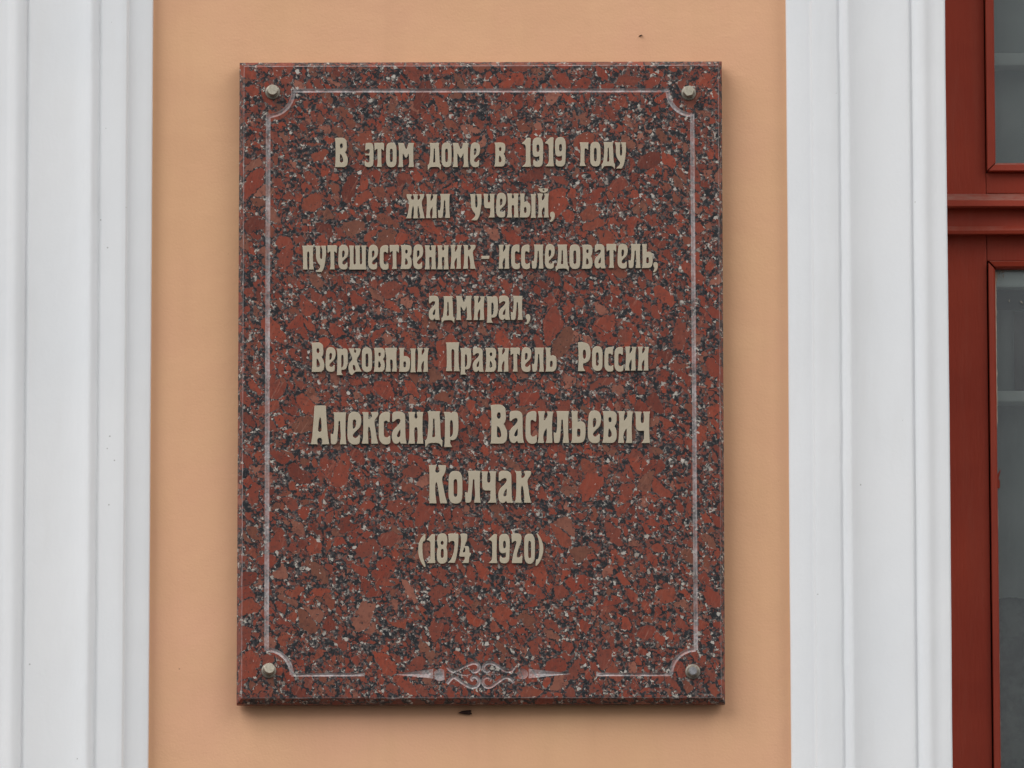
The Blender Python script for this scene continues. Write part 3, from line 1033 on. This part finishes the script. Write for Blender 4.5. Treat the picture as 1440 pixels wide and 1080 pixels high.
glyph('1', 730, 184, 18, 900, 0, "655,300 700,260~ 750,205~ 790,168~ 820,162~ 855,162 872,180 866,400~ 863,600~ 870,800~ 882,880 870,900 670,900 665,885 715,845~ 745,790~ 752,700~ 750,400~ 735,350~ 700,328~ 665,320")
glyph('9', 730, 184, 18, 900, 0, "1050,155~ 975,170~ 925,225~ 912,300~ 912,520~ 925,600~ 965,645~ 1010,650~ 1050,642~ 1082,628 1085,730~ 1070,755~ 1030,765~ 990,755~ 950,712 932,735 925,830~ 955,885~ 1020,905~ 1090,902~ 1140,870~ 1170,800~ 1178,650~ 1185,400~ 1175,270~ 1145,200~ 1100,162~",
      "1050,338~ 1022,355~ 1012,400~ 1015,470~ 1025,510~ 1052,522~ 1075,505~ 1085,450~ 1080,370~ 1070,345~")
glyph('ж', 566, 258, 18, 880, 0, "103,270 225,271 245,288~ 218,330~ 222,385~ 265,412~ 287,400 288,340~ 264,290~ 275,270 392,270 400,290~ 382,320~ 382,408 415,410~ 443,370~ 446,325~ 425,292~ 435,270 550,270 545,330~ 515,400~ 490,450~ 492,530~ 515,660~ 540,780~ 565,880 440,880 440,780~ 415,640~ 398,575~ 384,610~ 382,780~ 395,882 270,882 286,780~ 286,620~ 266,575~ 248,630~ 227,780~ 222,882 90,880 130,780~ 155,640~ 170,500~ 165,445~ 125,380~ 105,320~")
glyph('п', 420, 332, 18, 848, 0, "88,245 380,235 365,320~ 362,500~ 368,720~ 385,848 262,848 272,760~ 268,560~ 268,430~ 240,392~ 218,420~ 215,560~ 218,730~ 230,848 105,848 112,740~ 108,500~ 103,330~")
glyph('ш', 480, 332, 18, 846, 0, "200,238 325,238 312,310~ 310,500~ 308,700 325,715~ 355,712 365,690 362,560~ 358,340~ 345,300~ 355,238 480,238 468,320~ 468,500~ 470,690 485,715~ 512,712 525,680 522,500~ 520,330~ 500,238 635,238 620,320~ 618,560~ 618,740~ 632,838 625,848 200,848 200,825 215,740~ 215,400~")
glyph('ы', 706, 258, 18, 866, 0, "455,258 575,255 575,300~ 565,380 568,470 620,465~ 670,485~ 710,530~ 722,600~ 720,720~ 700,810~ 650,860~ 600,868~ 450,865 460,790~ 470,600~ 470,400~ 465,300~",
      "590,603~ 565,620~ 560,670~ 562,720~ 580,748~ 605,748~ 622,720~ 622,650~ 612,612~",
      "722,272 860,272 848,350~ 846,580~ 848,780~ 860,875 725,878 742,780~ 745,560~ 740,340~")
glyph('й', 706, 258, 18, 862, 0, "895,255 1035,255 1040,285~ 1010,345~ 1012,415~ 1030,428~ 1065,380~ 1080,320~ 1065,255 1190,255 1175,340~ 1170,560~ 1172,780~ 1188,862 1055,862 1075,780~ 1078,650~ 1060,608~ 1030,640~ 1010,700~ 1012,800~ 1030,862 900,862 918,780~ 922,500~ 912,340~",
      "915,125 1165,125 1170,165~ 1145,205~ 1080,235~ 1010,228~ 965,205~ 935,165~", "1050,145~ 1022,170 1050,185~ 1080,172")
glyph(',', 706, 258, 18, 862, 0, "1265,715~ 1230,735~ 1215,780~ 1220,830~ 1245,865~ 1240,910~ 1205,960 1215,975 1255,970~ 1310,910~ 1335,830~ 1332,765~ 1305,725~")
glyph('-', 610, 332, 18, 835, 0, "1205,500 1408,497 1405,578 1205,580")
glyph('х', 480, 472, 18, 916, 0, "180,322 325,322 332,340~ 325,400~ 345,440~ 370,425~ 376,390~ 345,340~ 352,322 475,322 490,350~ 480,420~ 455,490~ 405,575~ 395,620~ 420,700~ 460,800~ 520,915 365,915~ 345,925~ 290,985~ 255,995~ 215,965~ 185,890~ 178,800~ 195,720~ 240,650~ 275,600~ 265,540~ 235,470~",
      "318,738~ 295,765~ 292,820~ 315,870~ 345,892~ 360,878~ 360,830~ 345,775~")
glyph('П', 622, 472, 18, 900, 0, "88,170 435,165 420,240~ 412,400~ 415,700~ 440,890 435,900 290,900 300,820~ 305,600~ 302,385~ 268,342~ 235,375~ 232,600~ 238,820~ 250,898 95,900 90,885 112,780~ 110,400~ 105,250~")
glyph('Р', 806, 472, 18, 900, 0, "115,175 200,160~ 300,175~ 370,210~ 415,270~ 435,360~ 438,480~ 425,570~ 390,640~ 320,690~ 262,705 250,735 255,800~ 280,850~ 305,890 300,900 122,900 125,850 135,700~ 135,400~ 122,220",
      "280,358~ 255,375~ 245,430~ 248,520~ 262,575~ 285,590~ 312,570~ 325,500~ 322,420~ 305,370~")
glyph('ҥ', 480, 472, 18, 915, 0, "1105,310 1410,308 1395,400~ 1392,560~ 1395,700~ 1408,912 1280,912 1300,800~ 1295,640~ 1270,610~ 1240,615~ 1236,700~ 1250,915 1115,915 1135,800~ 1135,500~ 1120,460~")
glyph('(', 584, 742, 18, 900, 0, "245,160 258,180 255,290~ 235,335~ 200,360~ 185,400~ 180,520~ 190,700~ 215,820~ 262,975 248,1008 205,970~ 130,840~ 85,690~ 75,540~ 95,390~ 150,260~")
glyph('8', 584, 742, 18, 900, 0, "680,145~ 610,160~ 570,210~ 555,290~ 558,400~ 578,495 555,560~ 548,660~ 550,780~ 575,860~ 630,910~ 700,912~ 765,885~ 805,820~ 812,720~ 812,600~ 785,490 808,400~ 812,300~ 795,210~ 750,155~",
      "680,338~ 650,355~ 645,385~ 655,425~ 682,438~ 710,420~ 718,380~ 705,345~",
      "688,540~ 655,560~ 648,620~ 648,740 665,762~ 700,762~ 718,735 720,620~ 715,565~")
glyph('7', 584, 742, 18, 900, 0, "832,165 880,148~ 1000,150~ 1080,152 1095,180 1090,350~ 1080,500~ 1060,650~ 1030,800~ 1000,893 835,893 830,880 890,820~ 940,720~ 975,600~ 990,480~ 995,400~ 975,348~ 935,340~ 890,352~ 865,385 845,375 842,280~ 835,200")
glyph('4', 584, 742, 18, 898, 0, "1135,170 1180,148~ 1270,148 1312,175~ 1315,240~ 1300,330~ 1265,410~ 1250,470 1300,465~ 1345,480~ 1362,530~ 1368,630 1405,640 1405,680 1385,720~ 1368,745 1352,895 1180,898 1178,885 1225,840~ 1250,790~ 1250,735 1125,735 1110,710 1130,620~ 1145,500~ 1158,350~ 1150,230~",
      "1245,505~ 1225,540~ 1208,600~ 1212,625~ 1240,622~ 1262,605~ 1262,540~")
glyph('2', 688, 742, 18, 898, 0, "560,165 620,148~ 720,145~ 780,165~ 812,215~ 815,300~ 795,400~ 755,500~ 720,600~ 700,690~ 700,740~ 725,755~ 770,745~ 815,708 838,712 832,880 822,900 580,900 572,880 590,760~ 620,620~ 655,500~ 685,400~ 685,355~ 655,338~ 615,355~ 590,385 572,380 565,260~")
glyph('0', 688, 742, 18, 900, 0, "1015,155~ 950,170~ 905,220~ 888,300~ 885,500~ 888,720~ 905,820~ 945,890~ 1000,917~ 1060,912~ 1115,870~ 1145,790~ 1155,680~ 1158,450~ 1150,290~ 1120,210~ 1075,160~",
      "1020,340~ 995,360~ 988,420~ 985,600~ 990,740~ 1010,768~ 1045,765~ 1060,735~ 1060,600~ 1058,420~ 1048,358~")
glyph(')', 688, 742, 18, 898, 0, "1215,138 1192,150 1225,230~ 1255,340~ 1272,500~ 1265,640~ 1245,770~ 1225,795~ 1195,800 1180,850 1170,960 1195,972 1250,910~ 1320,780~ 1365,620~ 1370,500~ 1345,370~ 1290,240~")

TXT = [
 (1.0, "В 470.9 489.1 235.1|э 512.7 525.3 235|т 526.6 540.2 234.8|о 542.9 557.7 234.9|м 559.8 582.3 235|д 601.6 620.2 235.5|о 620.9 635.1 234.8|м 636.6 659.1 235|е 661.2 675.2 234.9|в 695 710.7 234.3|1 733.9 746.9 234.7|9 749 764 234.6|1 766.4 779 234|9 780.7 795.8 234|г 815.1 827.6 233.6|о 829.9 844.6 233.8|д 846.1 864.9 234.2|у 864.8 880.4 233.6"),
 (1.0, "ж 571 597.4 307|и 598.8 615.2 306.8|л 616 632.9 306.6|у 660.9 677.2 306.4|ч 679.9 695.7 305.9|е 697.8 711.8 305.7|н 712.9 729.3 305.9|ы 730.7 753.8 305.9|й 755.7 772.1 305.9|, 772.9 780.2 305.9"),
 (1.0, "п 424.9 441.4 379.1|у 443.1 458.6 379|т 460.6 473.9 378.9|е 475.8 490 378.8|ш 491.1 515.3 379|е 517.8 531.7 378.8|с 534 546.4 378.8|т 548.1 561.2 378.4|в 563 578.9 378.4|е 581 595.1 378.4|н 597.1 613.2 378.8|н 614.9 631 378.8|и 633.2 649.2 378.1|к 651.1 668.9 378.1|- 676.9 688.2 378.4|и 700.8 717.1 378|с 718.8 731.1 378|с 732.8 745.3 378|л 747.9 764.4 377.8|е 766.4 780.1 377.8|д 781.4 800.1 378.4|о 800.8 816 378|в 817.9 833.2 378|а 836 851.7 377.5|т 853 866.7 376.9|е 868.6 882.8 377.4|л 884 901 377|ь 902.5 917.9 377|, 918.3 925.1 376.6"),
 (1.0, "а 602.9 618.7 450|д 620.9 639.2 451|м 641.2 663.6 450.1|и 665.9 681.9 450.1|р 683.9 700.3 450.5|а 701.4 717.5 449.9|л 718.4 735.1 450|, 738.9 745.8 449.8"),
 (1.0, "В 438.2 456.1 523|е 457.9 472 522.8|р 473 489.1 524|х 490 508.7 522.9|о 508.8 523.3 522.9|в 525.3 541.1 523|ҥ 541.4 558.4 522.8|ы 561 584.7 523|и 586.4 603 523|П 626.9 646.4 522.1|р 647 662.8 523.4|а 664.7 680.3 523|в 682 697.8 523|и 699.6 716.2 522.8|т 717.9 731.1 522.8|е 732.9 747.2 522.9|л 748.4 765.1 522.8|ь 766.9 782.8 522.7|Р 812.4 830.4 522|о 832.6 847.4 521.3|с 849.9 862.6 522|с 864 876.7 522|и 878.8 895 521.2|и 896.6 912.9 521.2"),
 (1.325, "А 437 463.2 624.8|л 465 487.2 624.8|е 488.7 508 624.8|к 508.8 531.9 624|с 532.5 549.1 624.2|а 551 572 624|н 574 595.3 624|д 598 622.3 624|р 623.9 644.7 624|В 689.7 713.3 623.9|а 716 737 623|с 739 755 623.2|и 756 778.3 623|л 778.7 800.3 623|ь 803 823.5 622.9|е 826.7 845.3 622.9|в 846.8 867.3 622.9|и 869 890.3 623|ч 893 914.1 623"),
 (1.325, "К 603 629.2 707.9|о 630.7 650.3 707.8|л 654 676 707|ч 677 698 707|а 700.7 721.3 707.3|к 724 747 707"),
 (1.0, "( 588.2 598.6 792|1 600.1 612.4 792|8 614.4 629.1 792|7 630.1 644.8 792|4 645.7 662.2 791.9|1 686.9 699.4 792|9 701.9 716.9 792|2 719.1 734.6 791.9|0 737.2 752.3 792|) 753 764.1 792"),
]


def flatten(pts, sub=5):
    n = len(pts)
    out = []
    for i in range(n):
        p1, p2_ = pts[i], pts[(i + 1) % n]
        if not p1[2] and not p2_[2]:
            out.append(p1[:2])
            continue
        p0, p3 = pts[(i - 1) % n], pts[(i + 2) % n]
        # tangents
        m1 = ((p2_[0] - p0[0]) * .5, (p2_[1] - p0[1]) * .5) if p1[2] else ((p2_[0] - p1[0]), (p2_[1] - p1[1]))
        m2 = ((p3[0] - p1[0]) * .5, (p3[1] - p1[1]) * .5) if p2_[2] else ((p2_[0] - p1[0]), (p2_[1] - p1[1]))
        seg = math.hypot(p2_[0] - p1[0], p2_[1] - p1[1])
        for mm in (m1, m2):
            pass
        l1, l2 = math.hypot(*m1), math.hypot(*m2)
        if l1 > seg * 1.0: m1 = (m1[0] * seg / l1, m1[1] * seg / l1)
        if l2 > seg * 1.0: m2 = (m2[0] * seg / l2, m2[1] * seg / l2)
        for s in range(sub):
            t = s / sub
            h00, h10 = 2 * t ** 3 - 3 * t * t + 1, t ** 3 - 2 * t * t + t
            h01, h11 = -2 * t ** 3 + 3 * t * t, t ** 3 - t * t
            out.append(tuple(h00 * p1[k] + h10 * m1[k] + h01 * p2_[k] + h11 * m2[k] for k in (0, 1)))
    return out


LT = 0.0024
LB = 0.00035


def plate(name, contours_px, ythick, mat, parent, ybase):
    """cut-out plate: contours in photo pixels laid on the plaque front"""
    cu = bpy.data.curves.new(name, 'CURVE')
    cu.dimensions = '2D'
    cu.fill_mode = 'BOTH'
    cu.extrude = ythick / 2 - LB
    cu.bevel_depth = LB
    cu.bevel_resolution = 1
    cu.offset = -LB
    allp = [at(x, y, ybase - ythick) for c in contours_px for x, y in c]
    cx = (min(p.x for p in allp) + max(p.x for p in allp)) / 2
    cz = (min(p.z for p in allp) + max(p.z for p in allp)) / 2
    for c in contours_px:
        sp = cu.splines.new('POLY')
        sp.points.add(len(c) - 1)
        sp.use_cyclic_u = True
        for i, (x, y) in enumerate(c):
            p = at(x, y, ybase - ythick)
            sp.points[i].co = (p.x - cx, p.z - cz, 0, 1)
    tmp = bpy.data.objects.new('tmp', cu)
    COL.objects.link(tmp)
    dg = bpy.context.evaluated_depsgraph_get()
    me = bpy.data.meshes.new_from_object(tmp.evaluated_get(dg))
    bpy.data.objects.remove(tmp)
    # curve lies in XY, its normal +Z becomes -Y
    me.transform(Matrix(((1, 0, 0, 0), (0, 0, -1, 0), (0, 1, 0, 0), (0, 0, 0, 1))))
    me.name = name
    me.materials.clear()
    me.materials.append(mat)
    o = bpy.data.objects.new(name, me)
    COL.objects.link(o)
    o.parent = parent
    o.location = Vector((cx, ybase - ythick / 2, cz)) - wpos(parent)
    return o


NAMES = {',': 'comma', '-': 'hyphen', '(': 'bracket', ')': 'bracket'}
for size, line_ in TXT:
    for item in line_.split('|'):
        ch, xl, xr, yb = item.rsplit(' ', 3)
        xl, xr, yb = float(xl), float(xr), float(yb)
        cs, g0, g1 = G[ch]
        sx = (xr - xl) / (g1 - g0)
        con = []
        for c in cs:
            fl = flatten(c, 4)
            con.append([(xl + (x - g0) * sx, yb + y * size) for x, y in fl])
        nm = NAMES.get(ch, 'digit' if ch.isdigit() else 'letter')
        plate(nm, con, LT * (1.0 + random.uniform(-.1, .12)), M_LET, plaque, YP - 0.0003)


# whitish glue trace where the breve of the fifth line fell off
for con in ([(683, 222), (702, 226), (722, 250), (742, 276), (738, 288), (722, 288), (700, 262), (684, 238)],
            [(728, 216), (745, 190), (768, 180), (796, 190), (812, 214), (806, 232), (790, 236), (798, 214), (782, 198), (764, 198), (748, 212), (742, 226)],
            [(842, 214), (858, 210), (864, 232), (852, 246), (842, 236)]):
    plate('glue_trace', [[(550 + x / 18, 472 + y / 18) for x, y in con]], 0.0008, M_ARRIS, plaque, YP - 0.0001)


# ------------------------------------------------------------------ bolts
def lathe(name, prof, c, mat, parent, seg=28, tilt=(0, 0), hexfn=None, ph=0.0):
    """prof: (radius, distance out of the wall) rings; c centre on plaque front"""
    vs, fs = [], []
    for r, h in prof:
        for i in range(seg):
            a = 2 * math.pi * i / seg + ph
            rr = r * (hexfn(a - ph) if hexfn else 1.0)
            v = Vector((rr * math.cos(a), -h, rr * math.sin(a)))
            v.y += tilt[0] * v.x + tilt[1] * v.z
            v.x += tilt[0] * h
            v.z += tilt[1] * h
            vs.append(c + v)
    n = len(prof)
    for j in range(n - 1):
        for i in range(seg):
            a, b_ = j * seg + i, j * seg + (i + 1) % seg
            fs.append((a, b_, b_ + seg, a + seg))
    fs.append(tuple((n - 1) * seg + i for i in range(seg)))
    o = mesh_obj(name, vs, fs, mat, parent, smooth=True, origin=c)
    if hasattr(o.data, 'set_sharp_from_angle'): o.data.set_sharp_from_angle(angle=math.radians(30))
    return o


def hexr(a):
    a = (a % (math.pi / 3)) - math.pi / 6
    return min(1.0 / math.cos(a) * 0.89, 1.0)


BOLTS = [((383.4, 129.6), (0.02, 0.03), False, 'r'), ((968.4, 131.2), (-0.02, 0.03), True, 'h'), ((378.0, 943.4), (0.08, 0.12), False, 'r'), ((974.2, 944.6), (0, 0), True, 'n')]
LABB = ['round headed bolt at the upper left corner', 'hexagon headed bolt at the upper right corner', 'round headed bolt at the lower left corner',
        'hexagon nut with a grey cut stud at the lower right corner']
for (cp, tilt, hx, kind), lb in zip(BOLTS, LABB):
    c = at(cp[0], cp[1], YP)
    be = empty('bolt', c, plaque)
    tag(be, lb)
    wash = [(0.0093, -0.0), (0.0094, 0.0012), (0.0088, 0.0020), (0.0072, 0.0026), (0.0066, 0.0024)]
    lathe('washer', wash, c, M_WASH, be, 36)
    if kind == 'n':
        nut = [(0.0074, 0.0024), (0.0074, 0.0050), (0.0062, 0.0066), (0.0054, 0.0068)]
        lathe('nut', nut, c, M_WASH, be, 36, hexfn=hexr, ph=.3)
        lathe('stud', [(0.0050, 0.0060), (0.0050, 0.0074), (0.0046, 0.0080)], c, M_STUD, be, 24)
    else:
        hr = 0.0066 if kind == 'r' else 0.0070
        head = [(hr * .98, 0.0022), (hr, 0.0036), (hr * 1.0, 0.0128), (hr * 0.97, 0.0136), (hr * 0.91, 0.0139)]
        lathe('bolt_head', head, c, M_BOLT, be, 36, tilt, hexr if hx else None, ph=.25)

# the street pavement below the wall (outside the frame, it throws light back up)
M_PAV = mat_simple('street_asphalt', (0.10, 0.097, 0.093), 0.9, 0.3, 1.5, .2)
bm_v = [(-40, 0.0, -3.4), (-40, -60, -3.4), (40, -60, -3.4), (40, 0.0, -3.4)]
tag(mesh_obj('pavement', bm_v, [(0, 1, 2, 3)], M_PAV, None), kind='structure')

# small things stuck to the wall
M_CHIP = mat_simple('dark_brown_chip', (0.035, 0.012, 0.008), 0.8, 0.3, 200)


def chip(name, pts, depth, label, cat):
    n = len(pts)
    fr = [at(x, y, -depth) for x, y in pts]
    cx = sum((f for f in fr), Vector()) / n
    bkk = [Vector((f.x, 0.001, f.z)) for f in fr]
    mid = cx + Vector((0, -depth * .4, 0))
    vs = fr + bkk + [mid]
    fs = [(i, (i + 1) % n, 2 * n) for i in range(n)] + [(i, i + n, (i + 1) % n + n, (i + 1) % n) for i in range(n)]
    o = mesh_obj(name, vs, fs, M_CHIP, None)
    tag(o, label, cat)


chip('wood_splinter', [(645, 1002.2), (649, 999.8), (655, 999.0), (660.5, 998.4), (663, 999.2), (661.8, 1001), (663.5, 1003.6), (660, 1004.6), (652, 1003.6)], 0.004,
     'small dark brown splinter on the peach wall just below the plaque', 'splinter')
chip('speck', [(898.2, 50.4), (901, 48.8), (903.2, 48.6), (900.5, 50.6)], 0.002, 'tiny dark speck on the peach wall above the plaque', 'speck')
